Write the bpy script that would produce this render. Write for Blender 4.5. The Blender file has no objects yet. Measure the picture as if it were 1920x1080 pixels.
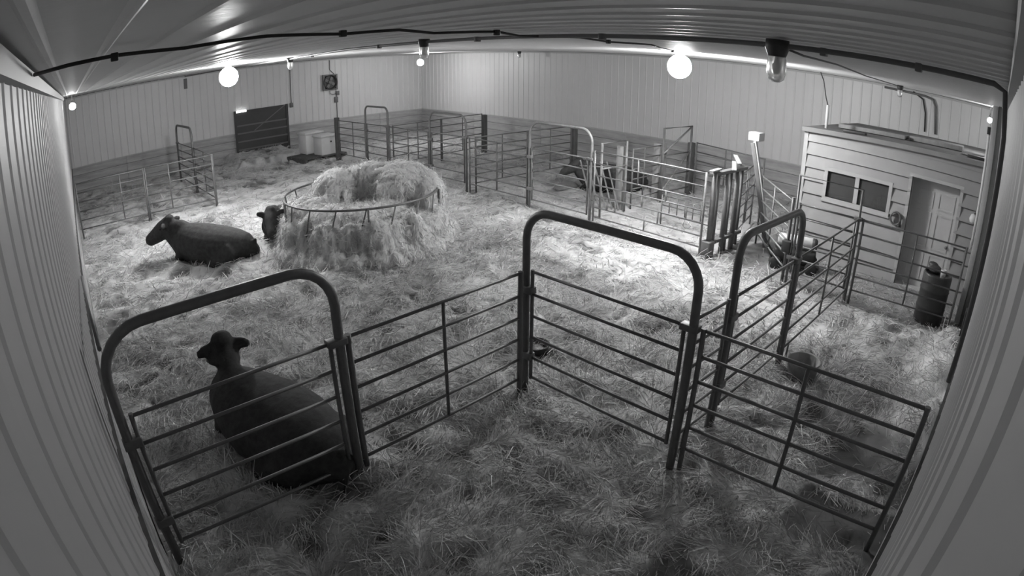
import bpy, bmesh, math, random
import numpy as np
from mathutils import Matrix, Vector, noise

S = bpy.context.scene
C = S.collection
PI = math.pi
random.seed(7)
RNG = np.random.default_rng(11)

# ------------------------------------------------------------------ camera
LX, LY, H, HW = 16.94, 24.90, 3.949, 1.177      # room size, wainscot height
cd = bpy.data.cameras.new('security_camera')
cam = bpy.data.objects.new('security_camera', cd)
C.objects.link(cam)
S.camera = cam
cd.type = 'PANO'
cd.panorama_type = 'FISHEYE_LENS_POLYNOMIAL'
cd.sensor_fit = 'HORIZONTAL'
cd.sensor_width = 36.0
cd.fisheye_fov = PI
CAM_K = (0.0, -0.047440177, -2.6381693e-05, -1.3448347e-06, -1.1080888e-07)
CAM_P = (0.25524, 0.07006, 3.73486)
CAM_R = ((0.7379649, -0.6748262, 0.0041772), (0.2531055, 0.2825143, 0.9252693), (0.6255761, 0.6817590, -0.3792879))
for i in range(5):
    setattr(cd, 'fisheye_polynomial_k%d' % i, CAM_K[i])
cd.clip_start = 0.01
_r, _u, _f = CAM_R
cam.matrix_world = Matrix(((_r[0], _u[0], -_f[0], CAM_P[0]), (_r[1], _u[1], -_f[1], CAM_P[1]),
                           (_r[2], _u[2], -_f[2], CAM_P[2]), (0, 0, 0, 1)))

# ------------------------------------------------------------------ world, lamps, exposure
W = bpy.data.worlds.new('night')
S.world = W
W.use_nodes = True
W.node_tree.nodes['Background'].inputs[0].default_value = (1, 1, 1, 1)
W.node_tree.nodes['Background'].inputs[1].default_value = 0.0
LAMP_L, LAMP_R = 86.0, 98.0     # emission of the two lit jar lamps
DIM_E = (10.0, 62.0, 60.0)
S.view_settings.view_transform = 'Standard'
S.view_settings.look = 'None'
S.view_settings.gamma = 1.0
S.view_settings.use_curve_mapping = False
S.view_settings.exposure = 1.92

# ------------------------------------------------------------------ helpers
def mat(name, v, rough=0.7, spec=0.4, noise_scale=None, noise_amt=0.0, bump=0.0, metal=0.0, stretch=None, v2=None):
    m = bpy.data.materials.new(name)
    m.use_nodes = True
    nt = m.node_tree
    b = nt.nodes['Principled BSDF']
    b.inputs['Base Color'].default_value = (v, v, v, 1)
    b.inputs['Roughness'].default_value = rough
    b.inputs['Specular IOR Level'].default_value = spec
    b.inputs['Metallic'].default_value = metal
    if noise_scale:
        tc = nt.nodes.new('ShaderNodeTexCoord')
        mp = nt.nodes.new('ShaderNodeMapping')
        if stretch: mp.inputs['Scale'].default_value = stretch
        n = nt.nodes.new('ShaderNodeTexNoise')
        n.inputs['Scale'].default_value = noise_scale
        n.inputs['Detail'].default_value = 6
        n.inputs['Roughness'].default_value = 0.65
        r = nt.nodes.new('ShaderNodeValToRGB')
        a, c = max(0, v - noise_amt), v + noise_amt
        if v2 is not None: a, c = v, v2
        r.color_ramp.elements[0].position = 0.32
        r.color_ramp.elements[1].position = 0.68
        r.color_ramp.elements[0].color = (a, a, a, 1)
        r.color_ramp.elements[1].color = (c, c, c, 1)
        nt.links.new(tc.outputs['Object'], mp.inputs['Vector'])
        nt.links.new(mp.outputs['Vector'], n.inputs['Vector'])
        nt.links.new(n.outputs['Fac'], r.inputs['Fac'])
        nt.links.new(r.outputs['Color'], b.inputs['Base Color'])
        if bump:
            bp = nt.nodes.new('ShaderNodeBump')
            bp.inputs['Strength'].default_value = bump
            bp.inputs['Distance'].default_value = 0.02
            nt.links.new(n.outputs['Fac'], bp.inputs['Height'])
            nt.links.new(bp.outputs['Normal'], b.inputs['Normal'])
    return m

def emis(name, e):
    m = bpy.data.materials.new(name)
    m.use_nodes = True
    b = m.node_tree.nodes['Principled BSDF']
    b.inputs['Base Color'].default_value = (0.9, 0.9, 0.9, 1)
    b.inputs['Emission Color'].default_value = (1, 1, 1, 1)
    b.inputs['Emission Strength'].default_value = e
    return m

def glass(name, rough=0.05, v=0.92, tr=1.0):
    m = bpy.data.materials.new(name)
    m.use_nodes = True
    b = m.node_tree.nodes['Principled BSDF']
    b.inputs['Base Color'].default_value = (v, v, v, 1)
    b.inputs['Transmission Weight'].default_value = tr
    b.inputs['Roughness'].default_value = rough
    b.inputs['IOR'].default_value = 1.3
    return m

M = dict(
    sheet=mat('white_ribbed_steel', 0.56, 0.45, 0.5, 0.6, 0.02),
    side=mat('falloff_darkened_ribbed_steel', 0.36, 0.5, 0.35, 0.6, 0.02),  # white steel darkened so the side walls carry painted light falloff and vignetting
    ceil=mat('white_liner_steel', 0.62, 0.44, 0.4, 0.9, 0.02, 0.55),
    wood=mat('weathered_wainscot_boards', 0.36, 0.8, 0.2, 2.2, 0.09, 0.15, stretch=(0.35, 0.35, 3.0)),
    postw=mat('pale_wood', 0.26, 0.75, 0.2, 3.0, 0.05, 0.1, stretch=(2, 2, 0.3)),
    darkw=mat('dark_wood', 0.10, 0.8, 0.2, 3.0, 0.02),
    trim=mat('painted_trim', 0.40, 0.5, 0.4),
    pipe=mat('painted_steel_pipe', 0.125, 0.48, 0.5, 9.0, 0.015),
    pipel=mat('galvanised_pipe', 0.20, 0.4, 0.5, 6.0, 0.05),
    black=mat('black_rubber', 0.035, 0.6, 0.3),
    dark=mat('dark_plastic', 0.045, 0.5, 0.4),
    grey=mat('grey_plastic', 0.14, 0.55, 0.4, 3.0, 0.03),
    grey_l=mat('pale_grey_plastic', 0.26, 0.55, 0.4, 3.0, 0.05),
    white=mat('white_plastic', 0.62, 0.45, 0.4, 2.0, 0.03),
    cow=mat('black_cowhide', 0.05, 0.75, 0.12, 14.0, 0.012, 0.3),
    cowskin=mat('dark_muzzle', 0.055, 0.6, 0.2),
    tag=mat('pale_ear_tag', 0.5, 0.5, 0.3),
    eye=mat('glossy_eye', 0.02, 0.1, 0.8),
    siding=mat('pale_office_siding', 0.31, 0.45, 0.4, 0.7, 0.02),
    fascia=mat('dark_fascia', 0.22, 0.6, 0.3),
    roof=mat('dusty_office_roof', 0.22, 0.8, 0.2, 1.5, 0.05),
    door=mat('white_door_paint', 0.46, 0.5, 0.4),
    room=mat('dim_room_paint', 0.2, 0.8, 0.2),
    tarp=mat('dark_door_sheet', 0.045, 0.5, 0.4, 1.2, 0.008, 0.2),
    rail_l=mat('grey_door_rail', 0.12, 0.5, 0.4),
    slab=mat('dirt_floor', 0.14, 0.9, 0.1, 1.6, 0.05, 0.4),
    conduit=mat('grey_conduit', 0.13, 0.5, 0.4),
    cable=mat('black_cable', 0.02, 0.5, 0.4),
    lit_l=emis('left_lamp_glass', LAMP_L),
    lit_r=emis('right_lamp_glass', LAMP_R),
    dim_0=emis('dim_lamp_glass_rear', DIM_E[0]),
    dim_1=emis('dim_lamp_glass_corner', DIM_E[1]),
    dim_2=emis('dim_lamp_glass_right', DIM_E[2]),
    gap=emis('lit_gap', 1.6),
    glass=glass('frosted_jar_glass', 0.25, 0.9, 0.72),
    pane=glass('window_glass', 0.02, 0.30, 0.78),  # partly opaque grey glass; its colour imitates a reflection of the barn
    barrel=mat('dark_blue_drum', 0.05, 0.45, 0.4, 3.0, 0.008),
)

class MB:
    """collects simple shapes and links them as one mesh object"""
    def __init__(s): s.v = []; s.f = []; s.smooth = []
    def add(s, vs, fs, smooth=False):
        o = len(s.v)
        s.v += [tuple(v) for v in vs]
        for f in fs:
            s.f.append(tuple(i + o for i in f)); s.smooth.append(smooth)
        return s
    def box(s, a, b, bev=0.0):
        x0, y0, z0 = (min(a[i], b[i]) for i in range(3)); x1, y1, z1 = (max(a[i], b[i]) for i in range(3))
        if bev <= 0:
            v = [(x0,y0,z0),(x1,y0,z0),(x1,y1,z0),(x0,y1,z0),(x0,y0,z1),(x1,y0,z1),(x1,y1,z1),(x0,y1,z1)]
            return s.add(v, [(0,3,2,1),(4,5,6,7),(0,1,5,4),(1,2,6,5),(2,3,7,6),(3,0,4,7)])
        bm = bmesh.new()
        bmesh.ops.create_cube(bm, size=1.0)
        for q in bm.verts:
            q.co = Vector(((x0+x1)/2 + q.co.x*(x1-x0), (y0+y1)/2 + q.co.y*(y1-y0), (z0+z1)/2 + q.co.z*(z1-z0)))
        bmesh.ops.bevel(bm, geom=bm.edges[:], offset=bev, segments=2, affect='EDGES', profile=0.5)
        bm.verts.index_update()
        s.add([q.co[:] for q in bm.verts], [[q.index for q in f.verts] for f in bm.faces], True)
        bm.free()
        return s
    def tube(s, pts, r, n=8, cap=True, flat=None):
        pts = [Vector(q) for q in pts]
        rs = r if isinstance(r, (list, tuple)) else [r]*len(pts)
        vs, fs = [], []
        up = None
        for i, q in enumerate(pts):
            d = (pts[min(i+1, len(pts)-1)] - pts[max(i-1, 0)]).normalized()
            if up is None:
                up = Vector((0,0,1)) if abs(d.z) < 0.9 else Vector((1,0,0))
            a = d.cross(up).normalized(); b = a.cross(d).normalized(); up = b
            for k in range(n):
                t = 2*PI*k/n
                ka = rs[i]; kb = rs[i]*(flat if flat else 1)
                vs.append(q + a*math.cos(t)*ka + b*math.sin(t)*kb)
        for i in range(len(pts)-1):
            for k in range(n):
                fs.append((i*n+k, i*n+(k+1)%n, (i+1)*n+(k+1)%n, (i+1)*n+k))
        s.add(vs, fs, True)
        if cap:
            o = len(s.v) - len(vs)
            s.f.append(tuple(o+k for k in range(n))[::-1]); s.smooth.append(False)
            s.f.append(tuple(o+(len(pts)-1)*n+k for k in range(n))); s.smooth.append(False)
        return s
    def lathe(s, prof, c=(0,0,0), n=20):
        vs, fs = [], []
        for (r, z) in prof:
            for k in range(n):
                t = 2*PI*k/n
                vs.append((c[0]+r*math.cos(t), c[1]+r*math.sin(t), c[2]+z))
        for i in range(len(prof)-1):
            for k in range(n):
                fs.append((i*n+k, i*n+(k+1)%n, (i+1)*n+(k+1)%n, (i+1)*n+k))
        return s.add(vs, fs, True)
    def mesh(s, name):
        me = bpy.data.meshes.new(name)
        me.from_pydata(s.v, [], s.f)
        me.polygons.foreach_set('use_smooth', s.smooth)
        me.update()
        return me
    def build(s, name, m, parent=None, loc=None):
        me = s.mesh(name)
        me.materials.append(m)
        return link(name, me, parent, loc)

def link(name, me, parent=None, loc=None, rot=None):
    o = bpy.data.objects.new(name, me)
    C.objects.link(o)
    if parent is not None: o.parent = parent
    if loc is not None: o.location = loc
    if rot is not None: o.rotation_euler = rot
    return o

def tag(o, label, cat, group=None):
    o['label'] = label; o['category'] = cat
    if group: o['group'] = group
    return o

def thing(name, label, cat, loc=(0,0,0), rz=0.0, group=None):
    o = link(name, None, None, loc, (0, 0, rz))
    o.empty_display_size = 0.2
    return tag(o, label, cat, group)

def struct(o):
    o['kind'] = 'structure'
    return o

def obj_mesh_np(name, v, f, m, smooth=True, tone=None):
    """fast mesh from numpy arrays; f is (n,3) or (n,4)"""
    me = bpy.data.meshes.new(name)
    n, k = f.shape
    me.vertices.add(len(v)); me.vertices.foreach_set('co', np.ascontiguousarray(v, np.float32).ravel())
    me.loops.add(n*k); me.loops.foreach_set('vertex_index', np.ascontiguousarray(f, np.int32).ravel())
    me.polygons.add(n)
    me.polygons.foreach_set('loop_start', np.arange(0, n*k, k, dtype=np.int32))
    me.polygons.foreach_set('use_smooth', np.full(n, smooth))
    if tone is not None:
        at = me.attributes.new('tone', 'FLOAT', 'POINT')
        at.data.foreach_set('value', np.ascontiguousarray(tone, np.float32))
    me.update(calc_edges=True)
    me.materials.append(m)
    return me

# value noise in numpy
_perm = RNG.permutation(4096).astype(np.int64)
_vals = RNG.random(4096)
def vnoise(x, y, seed=0):
    xi = np.floor(x).astype(np.int64); yi = np.floor(y).astype(np.int64)
    xf = x - xi; yf = y - yi
    u = xf*xf*(3-2*xf); w = yf*yf*(3-2*yf)
    def hsh(a, b): return _vals[_perm[(_perm[(a + seed*131) & 4095] + b) & 4095]]
    return (hsh(xi, yi)*(1-u)+hsh(xi+1, yi)*u)*(1-w) + (hsh(xi, yi+1)*(1-u)+hsh(xi+1, yi+1)*u)*w
def fbm(x, y, f, oct=4, seed=0, gain=0.55):
    s = 0; a = 1.0; t = 0
    for i in range(oct):
        s = s + a*(vnoise(x*f+17*i, y*f-9*i, seed+i)-0.5)*2; t += a
        a *= gain; f *= 2.03
    return s/t
def sstep(a, b, x):
    t = np.clip((x-a)/(b-a), 0, 1)
    return t*t*(3-2*t)

# ------------------------------------------------------------------ setting: floor, walls, ceiling
struct(MB().box((-0.1, -0.1, -0.2), (LX+0.1, LY+0.1, -0.06)).build('floor', M['slab']))

NX, NY = 56, 84                     # ribs along each wall direction
PX, PY = LX/NX, LY/NY
def ribbed(n, pitch, length, depth, lip=0.0):
    """n ribs along local x, extruded along local z, proud towards +y"""
    prof = []
    for i in range(n):
        o = i*pitch
        prof += [(o, 0), (o+pitch*0.40, 0), (o+pitch*0.46, depth), (o+pitch*0.54, depth), (o+pitch*0.60, 0)]
    prof.append((n*pitch, 0))
    mb = MB()
    vs = [(a, b, 0) for a, b in prof] + [(a, b, length) for a, b in prof]
    k = len(prof)
    mb.add(vs, [(i, i+1, k+i+1, k+i) for i in range(k-1)])
    # back side so that each sheet has thickness
    vs2 = [(0, -0.004, 0), (n*pitch, -0.004, 0), (n*pitch, -0.004, length), (0, -0.004, length)]
    mb.add(vs2, [(3, 2, 1, 0)])
    return mb
def sheets(parent, me, count, step, place):
    for i in range(count):
        o = link('metal_sheet', me, parent)
        o.matrix_local = place(i*step)
def basis(xd, yd, zd, t):
    return Matrix(((xd[0], yd[0], zd[0], t[0]), (xd[1], yd[1], zd[1], t[1]), (xd[2], yd[2], zd[2], t[2]), (0,0,0,1)))

wl = struct(MB().box((-0.15, -0.15, -0.1), (-0.012, LY+0.15, H+0.1)).build('wall_left', M['darkw']))
wr = struct(MB().box((-0.15, -0.15, -0.1), (LX+0.15, -0.012, H+0.1)).build('wall_right', M['darkw']))
wfl = struct(MB().box((-0.15, LY+0.012, -0.1), (LX+0.15, LY+0.15, H+0.1)).build('wall_far_left', M['darkw']))
wfr = struct(MB().box((LX+0.012, -0.15, -0.1), (LX+0.15, LY+0.15, H+0.1)).build('wall_far_right', M['darkw']))
cl = struct(MB().box((-0.15, -0.15, H+0.03), (LX+0.15, LY+0.15, H+0.15)).build('ceiling', M['darkw']))

hs = H - HW
me_y = ribbed(4, PY, hs, 0.014).mesh('metal_sheet'); me_y.materials.append(M['sheet'])
me_x = ribbed(4, PX, hs, 0.014).mesh('metal_sheet'); me_x.materials.append(M['sheet'])
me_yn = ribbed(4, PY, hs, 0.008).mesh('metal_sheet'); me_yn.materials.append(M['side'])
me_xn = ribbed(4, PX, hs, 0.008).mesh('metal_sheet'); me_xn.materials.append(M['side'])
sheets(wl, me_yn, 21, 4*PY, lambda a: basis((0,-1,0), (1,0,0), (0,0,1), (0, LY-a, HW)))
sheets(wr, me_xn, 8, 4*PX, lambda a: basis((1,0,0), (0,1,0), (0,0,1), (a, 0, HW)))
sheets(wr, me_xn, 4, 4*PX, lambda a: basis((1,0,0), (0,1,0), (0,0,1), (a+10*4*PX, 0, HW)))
sheets(wfl, me_x, 14, 4*PX, lambda a: basis((-1,0,0), (0,-1,0), (0,0,1), (LX-a, LY, HW)))
sheets(wfr, me_y, 21, 4*PY, lambda a: basis((0,1,0), (-1,0,0), (0,0,1), (LX, a, HW)))
me_c = ribbed(4, PX, LY, 0.012).mesh('ceiling_sheet'); me_c.materials.append(M['ceil'])
for i in range(14):
    o = link('ceiling_sheet', me_c, cl)
    o.matrix_local = basis((1,0,0), (0,0,-1), (0,1,0), (i*4*PX, 0, H+0.02))

# smooth board between the ribbed sheets of the right wall
MB().box((8*4*PX, -0.012, HW), (10*4*PX, 0.012, H)).build('plain_board', M['side'], wr)

# wainscot boards, four rows
def wainscot(parent, L, place, seg, skip=None):
    rows = 4
    hgt = (HW+0.06)/rows
    mb = MB().box((0.004, -0.012, 0.004), (seg-0.004, 0.03, hgt-0.008), 0.004)
    me = mb.mesh('board'); me.materials.append(M['wood'])
    for r in range(rows):
        for k in range(int(round(L/seg))):
            if skip and skip(k*seg, (k+1)*seg): continue
            o = link('board', me, parent)
            jut = 0.004*((r*7+k*3) % 4)
            o.matrix_local = place(k*seg, r*hgt-0.06, jut)
wainscot(wl, LY, lambda a, z, j: basis((0,-1,0), (1,0,0), (0,0,1), (-0.012+j, LY-a, z)), LY/6)
wainscot(wr, LX, lambda a, z, j: basis((1,0,0), (0,1,0), (0,0,1), (a, -0.012+j, z)), LX/4)
wainscot(wfl, LX, lambda a, z, j: basis((-1,0,0), (0,-1,0), (0,0,1), (LX-a, LY+0.012-j, z)), LX/7, lambda a, b: False)
wainscot(wfr, LY, lambda a, z, j: basis((0,1,0), (-1,0,0), (0,0,1), (LX+0.012-j, a, z)), LY/6)
# flashing along sheet bottoms and wall tops
def cap(name, a, b, m):
    return struct(MB().box(a, b).build(name, m))
cap('trim_1', (0, 0, HW-0.03), (0.035, LY, HW+0.005), M['darkw'])
cap('trim_2', (0, 0, HW-0.03), (LX, 0.035, HW+0.005), M['darkw'])
cap('trim_3', (0, LY-0.03, HW-0.02), (LX, LY, HW+0.01), M['trim'])
cap('trim_4', (LX-0.03, 0, HW-0.02), (LX, LY, HW+0.01), M['trim'])
cap('trim_5', (0, 0, H-0.09), (0.05, LY, H-0.005), M['trim'])
cap('trim_6', (0, LY-0.05, H-0.06), (LX, LY, H-0.005), M['trim'])
cap('trim_7', (LX-0.05, 0, H-0.06), (LX, LY, H-0.005), M['trim'])
cap('trim_8', (0, 0, H-0.06), (LX, 0.05, H-0.005), M['trim'])
cap('trim_9', (0, LY-0.06, HW), (0.06, LY, H-0.05), M['trim'])

# ------------------------------------------------------------------ straw bedding
COW_SPOTS = ((2.80, 11.82, -0.70, 0.70), (4.85, 12.1, -0.9, -0.43), (1.60, 5.06, -0.307, 0.952), (13.2, 10.1, -0.86, 0.5))
def bed_h(x, y):
    pen = 1 - sstep(9.8, 10.6, x)
    h = 0.05 + 0.085*fbm(x, y, 1.0, 4, 3)*(0.35+0.65*pen) + 0.085*fbm(x, y, 2.6, 3, 9)*(0.3+0.7*pen) + 0.02*fbm(x, y, 7.0, 2, 21)
    aisle = sstep(9.9, 10.4, x)*(1-sstep(4.0, 4.8, y))
    h = h*(1-0.75*aisle)
    h = h + 0.42*np.exp(-((y-0.1)/0.42)**2)*sstep(5.2, 6.6, x)*(1-sstep(9.6, 10.4, x))*(1+0.35*fbm(x, y, 1.8, 3, 5))
    h = h + 0.28*sstep(22.2, 22.5, y)*sstep(6.6, 6.9, x)*(1-sstep(9.3, 9.6, x))
    h = h + 0.18*np.exp(-(((x-5.4)/2.3)**2+((y-10.0)/2.3)**2)**2)
    for (bx, by, ca, sa) in COW_SPOTS:
        u = (x-bx)*ca + (y-by)*sa; w = -(x-bx)*sa + (y-by)*ca
        d = np.sqrt((u/1.15)**2 + (w/0.62)**2)
        h = h + 0.09*np.exp(-((d-1.0)/0.30)**2)
    # hoof marks
    hn = vnoise(x*3.3, y*3.3, 90)
    h = h - 0.07*pen*sstep(0.70, 0.92, hn)
    h = h - 0.10*np.exp(-(((x-6.2)/0.55)**2+((y-0.9)/0.45)**2))
    return np.maximum(h, -0.03)
def straw_mat(name, lo, hi, vec='tone', rough=0.65):
    m = bpy.data.materials.new(name)
    m.use_nodes = True
    nt = m.node_tree
    b = nt.nodes['Principled BSDF']
    at = nt.nodes.new('ShaderNodeAttribute'); at.attribute_name = 'tone'
    r = nt.nodes.new('ShaderNodeValToRGB')
    r.color_ramp.elements[0].color = (lo, lo, lo, 1)
    r.color_ramp.elements[1].color = (hi, hi, hi, 1)
    nt.links.new(at.outputs['Fac'], r.inputs['Fac'])
    nt.links.new(r.outputs['Color'], b.inputs['Base Color'])
    b.inputs['Roughness'].default_value = rough
    b.inputs['Specular IOR Level'].default_value = 0.4
    return m
M['straw'] = straw_mat('straw_stalks', 0.22, 0.76)
M['bed'] = straw_mat('straw_bedding', 0.10, 0.74, rough=0.9)
M['hay'] = straw_mat('loose_hay', 0.26, 0.62, rough=0.9)
M['haystalk'] = straw_mat('hay_stalks', 0.32, 0.62)

def bed_tone(x, y):
    """soiled and clean patches of the bedding, plus painted shade"""
    t = 0.62 + 0.30*fbm(x, y, 0.8, 4, 31) + 0.28*fbm(x, y, 3.1, 4, 41)
    pen = 1 - sstep(9.8, 10.6, x)
    t = t - 0.42*pen*sstep(0.66, 0.90, vnoise(x*3.3, y*3.3, 90)) - 0.30*pen*sstep(0.62, 0.9, vnoise(x*1.7+5, y*1.7, 93))*sstep(2.5, 5.0, y)
    t = t + 0.25*np.exp(-((y-0.1)/0.42)**2)*sstep(5.8, 6.8, x)*(1-sstep(9.8, 10.3, x))
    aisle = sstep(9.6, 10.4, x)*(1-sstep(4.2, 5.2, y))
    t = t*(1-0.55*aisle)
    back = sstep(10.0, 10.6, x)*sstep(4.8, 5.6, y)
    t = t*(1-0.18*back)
    t = t - 0.35*np.exp(-(((x-11.2)/0.9)**2+((y-4.9)/0.6)**2)**2)  # bare dirt spot, with the shade on it painted into the tone
    # wet, dark patches and a painted shadow in the right-hand pen
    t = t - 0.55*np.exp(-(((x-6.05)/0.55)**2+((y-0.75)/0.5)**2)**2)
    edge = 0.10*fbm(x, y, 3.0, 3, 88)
    t = t - 0.75*(sstep(4.25, 4.38, x+edge)*(1-sstep(5.0, 5.12, x+edge))*(1-sstep(0.98, 1.08, y+edge)))  # shadow and dark trough painted into the tone as one sharp-edged patch
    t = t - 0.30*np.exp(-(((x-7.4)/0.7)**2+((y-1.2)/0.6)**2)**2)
    return np.clip(t, 0.02, 1)

gx, gy = 330, 470
X, Y = np.meshgrid(np.linspace(0.03, LX-0.03, gx), np.linspace(0.03, LY-0.03, gy))
Z = bed_h(X, Y)
idx = np.arange(gx*gy).reshape(gy, gx)
F = np.stack([idx[:-1,:-1].ravel(), idx[:-1,1:].ravel(), idx[1:,1:].ravel(), idx[1:,:-1].ravel()], 1)
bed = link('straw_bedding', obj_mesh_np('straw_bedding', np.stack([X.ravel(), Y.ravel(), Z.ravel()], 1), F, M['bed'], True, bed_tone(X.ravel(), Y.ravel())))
bed['kind'] = 'stuff'
tag(bed, 'thick trampled straw bedding spread over the whole barn floor', 'bedding')

def strands(pos, dirs, length, width, droop, tone):
    """curved flat ribbons, two quads each"""
    n = len(pos)
    L = length[:, None]
    up = np.zeros((n, 3)); up[:, 2] = 1
    side = np.cross(dirs, up); side /= np.linalg.norm(side, axis=1)[:, None] + 1e-9
    roll = RNG.uniform(-0.9, 0.9, n)[:, None]
    nrm = np.cross(side, dirs)
    side = side*np.cos(roll) + nrm*np.sin(roll)
    w = width[:, None]*0.5
    bend = droop[:, None]
    p0 = pos; p1 = pos + dirs*L*0.5 + nrm*bend*L; p2 = pos + dirs*L + side*bend*L*0.6
    v = np.empty((n, 6, 3))
    v[:, 0] = p0-side*w; v[:, 1] = p0+side*w
    v[:, 2] = p1-side*w; v[:, 3] = p1+side*w
    v[:, 4] = p2-side*w*0.7; v[:, 5] = p2+side*w*0.7
    b = (np.arange(n)*6)[:, None]
    f = np.concatenate([b+np.array([[0, 1, 3, 2]]), b+np.array([[2, 3, 5, 4]])], 1).reshape(-1, 4)
    return v.reshape(-1, 3), f, np.repeat(tone, 6)

def scatter_straw(n, x0, x1, y0, y1, lmin, lmax, wmin, wmax, keep=None):
    x = RNG.uniform(x0, x1, n); y = RNG.uniform(y0, y1, n)
    if keep is not None:
        k = keep(x, y); x, y = x[k], y[k]
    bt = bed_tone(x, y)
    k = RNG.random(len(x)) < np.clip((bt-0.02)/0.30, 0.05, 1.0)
    x, y = x[k], y[k]
    n = len(x)
    # stalks lie in locally combed tufts
    base = 2*PI*(vnoise(x*0.9, y*0.9, 77)+vnoise(x*2.3, y*2.3, 78))
    ang = base + RNG.normal(0, 0.75, n)
    pit = np.abs(RNG.normal(0, 0.16, n))-0.04
    steep = RNG.random(n) < 0.08
    pit[steep] = RNG.uniform(0.3, 0.9, steep.sum())
    d = np.stack([np.cos(ang)*np.cos(pit), np.sin(ang)*np.cos(pit), np.sin(pit)], 1)
    L = lmin+(lmax-lmin)*RNG.random(n)**1.6
    z = bed_h(x, y) + RNG.uniform(-0.006, 0.022, n)
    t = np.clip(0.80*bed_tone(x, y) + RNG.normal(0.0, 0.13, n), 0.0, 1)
    paler = RNG.random(n) < 0.05  # a few random stalks get a lighter tone
    t[paler] = np.clip(t[paler]+0.35, 0, 1)
    return strands(np.stack([x, y, z], 1), d, L, RNG.uniform(wmin, wmax, n), RNG.normal(0.05, 0.12, n), t)
parts = [scatter_straw(95000, 0.05, 8.0, 0.05, 9.0, 0.06, 0.34, 0.004, 0.009),
         scatter_straw(52000, 0.05, 10.3, 0.05, 16.0, 0.10, 0.36, 0.007, 0.013, lambda x, y: (x > 8) | (y > 9)),
         scatter_straw(26000, 0.05, LX-0.1, 0.05, LY-0.1, 0.12, 0.40, 0.010, 0.018, lambda x, y: ((x > 10.3) & (y > 4.6)) | (y > 16)),
         scatter_straw(2500, 10.3, 12.2, 0.1, 4.6, 0.08, 0.3, 0.006, 0.012)]
V = []; FF = []; T = []; off = 0
lo_c, hi_c = np.array((0.045, 0.045, -0.05)), np.array((LX-0.045, LY-0.045, 2.0))
parts = [(np.clip(v, lo_c, hi_c), f, t) for v, f, t in parts]
for v, f, t in parts:
    V.append(v); FF.append(f+off); T.append(t); off += len(v)
st = link('straw_stalks', obj_mesh_np('straw_stalks', np.concatenate(V), np.concatenate(FF), M['straw'], True, np.concatenate(T)))
st['kind'] = 'stuff'
tag(st, 'loose straw stalks lying tangled on top of the bedding', 'straw')

# ------------------------------------------------------------------ fences
RAILS = (0.30, 0.55, 0.80, 1.05, 1.30, 1.55)
_tube_cache = {}
def tube_mesh(name, L, r, m, n=8):
    """a pipe of length L along local x"""
    k = (name, round(L, 3), r, m.name)
    if k not in _tube_cache:
        me = MB().tube([(0,0,0), (L,0,0)], r, n).mesh(name); me.materials.append(m)
        _tube_cache[k] = me
    return _tube_cache[k]
def upright(name, x, z0, z1, r, m, t, y=0.0):
    me = tube_mesh(name, z1-z0, r, m)
    return link(name, me, t, (x, y, z0), (0, -PI/2, 0))
def heading(p0, p1):
    dx, dy = p1[0]-p0[0], p1[1]-p0[1]
    return math.hypot(dx, dy), math.atan2(dy, dx)
def rails_into(t, x0, x1, zs, r, m):
    me = tube_mesh('rail', x1-x0, r, m)
    for z in zs: link('rail', me, t, (x0, 0, z))
FP = 'tubular steel corral panels'
FG = 'bow gates of the corral'
def panel(label, p0, p1, zs=RAILS, stiles=(0.5,), r=0.016, pr=0.023, m=None, foot=0.03, feet=(), end=True):
    m = m or M['pipe']
    L, a = heading(p0, p1)
    t = thing('corral_panel', label, 'fence panel', (p0[0], p0[1], 0), a, FP)
    rails_into(t, pr, L-pr, zs, r, m)
    if end:
        upright('end_post', 0.0, foot, zs[-1]+0.02, pr, m, t)
        upright('end_post', L, foot, zs[-1]+0.02, pr, m, t)
    for s in stiles: upright('stile', s*L, zs[0], zs[-1], r*1.1, m, t)
    for s in feet: upright('foot', s*L, foot, zs[0], r, m, t)
    return t
def arch_pts(L, zt, R, z0=0.02):
    q = [(0, 0, z0), (0, 0, zt*0.5), (0, 0, zt-R)]
    for k in range(1, 7):
        a = PI/2*k/6
        q.append((R-R*math.cos(a), 0, zt-R+R*math.sin(a)))
    for k in range(0, 7):
        a = PI/2*k/6
        q.append((L-R+R*math.sin(a), 0, zt-R+R*math.cos(a)))
    q += [(L, 0, zt*0.5), (L, 0, z0)]
    return q
def bow_gate(label, p0, p1, zt=2.2, R=0.28, r=0.038, gate=True, zs=RAILS, rr=0.016, inset=0.09, m=None, square=False, stiles=(), group=FG):
    m = m or M['pipe']
    L, a = heading(p0, p1)
    t = thing('bow_gate' if not square else 'square_top_gate', label, 'gate', (p0[0], p0[1], 0), a, group)
    pts = arch_pts(L, zt, R if not square else 0.02)
    if square: pts = [(0,0,0.02), (0,0,zt), (L,0,zt), (L,0,0.02)]
    MB().tube(pts, r, 10).build('arch_frame' if not square else 'square_frame', m, t)
    if gate:
        upright('gate_stile', inset, zs[0]-0.02, zs[-1]+0.02, rr*1.3, m, t)
        upright('gate_stile', L-inset, zs[0]-0.02, zs[-1]+0.02, rr*1.3, m, t)
        rails_into(t, inset, L-inset, zs, rr, m)
        for s in stiles: upright('brace', s*L, zs[0], zs[-1], rr, m, t)
        MB().box((L-inset-0.03, -0.05, zs[-1]-0.03), (L+0.06, 0.05, zs[-1]+0.03), 0.008).build('latch', m, t)
        MB().box((-0.05, -0.045, 0.52), (inset+0.02, 0.045, 0.60), 0.008).build('hinge', m, t)
        MB().box((-0.05, -0.045, 1.30), (inset+0.02, 0.045, 1.38), 0.008).build('hinge', m, t)
    return t

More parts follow.
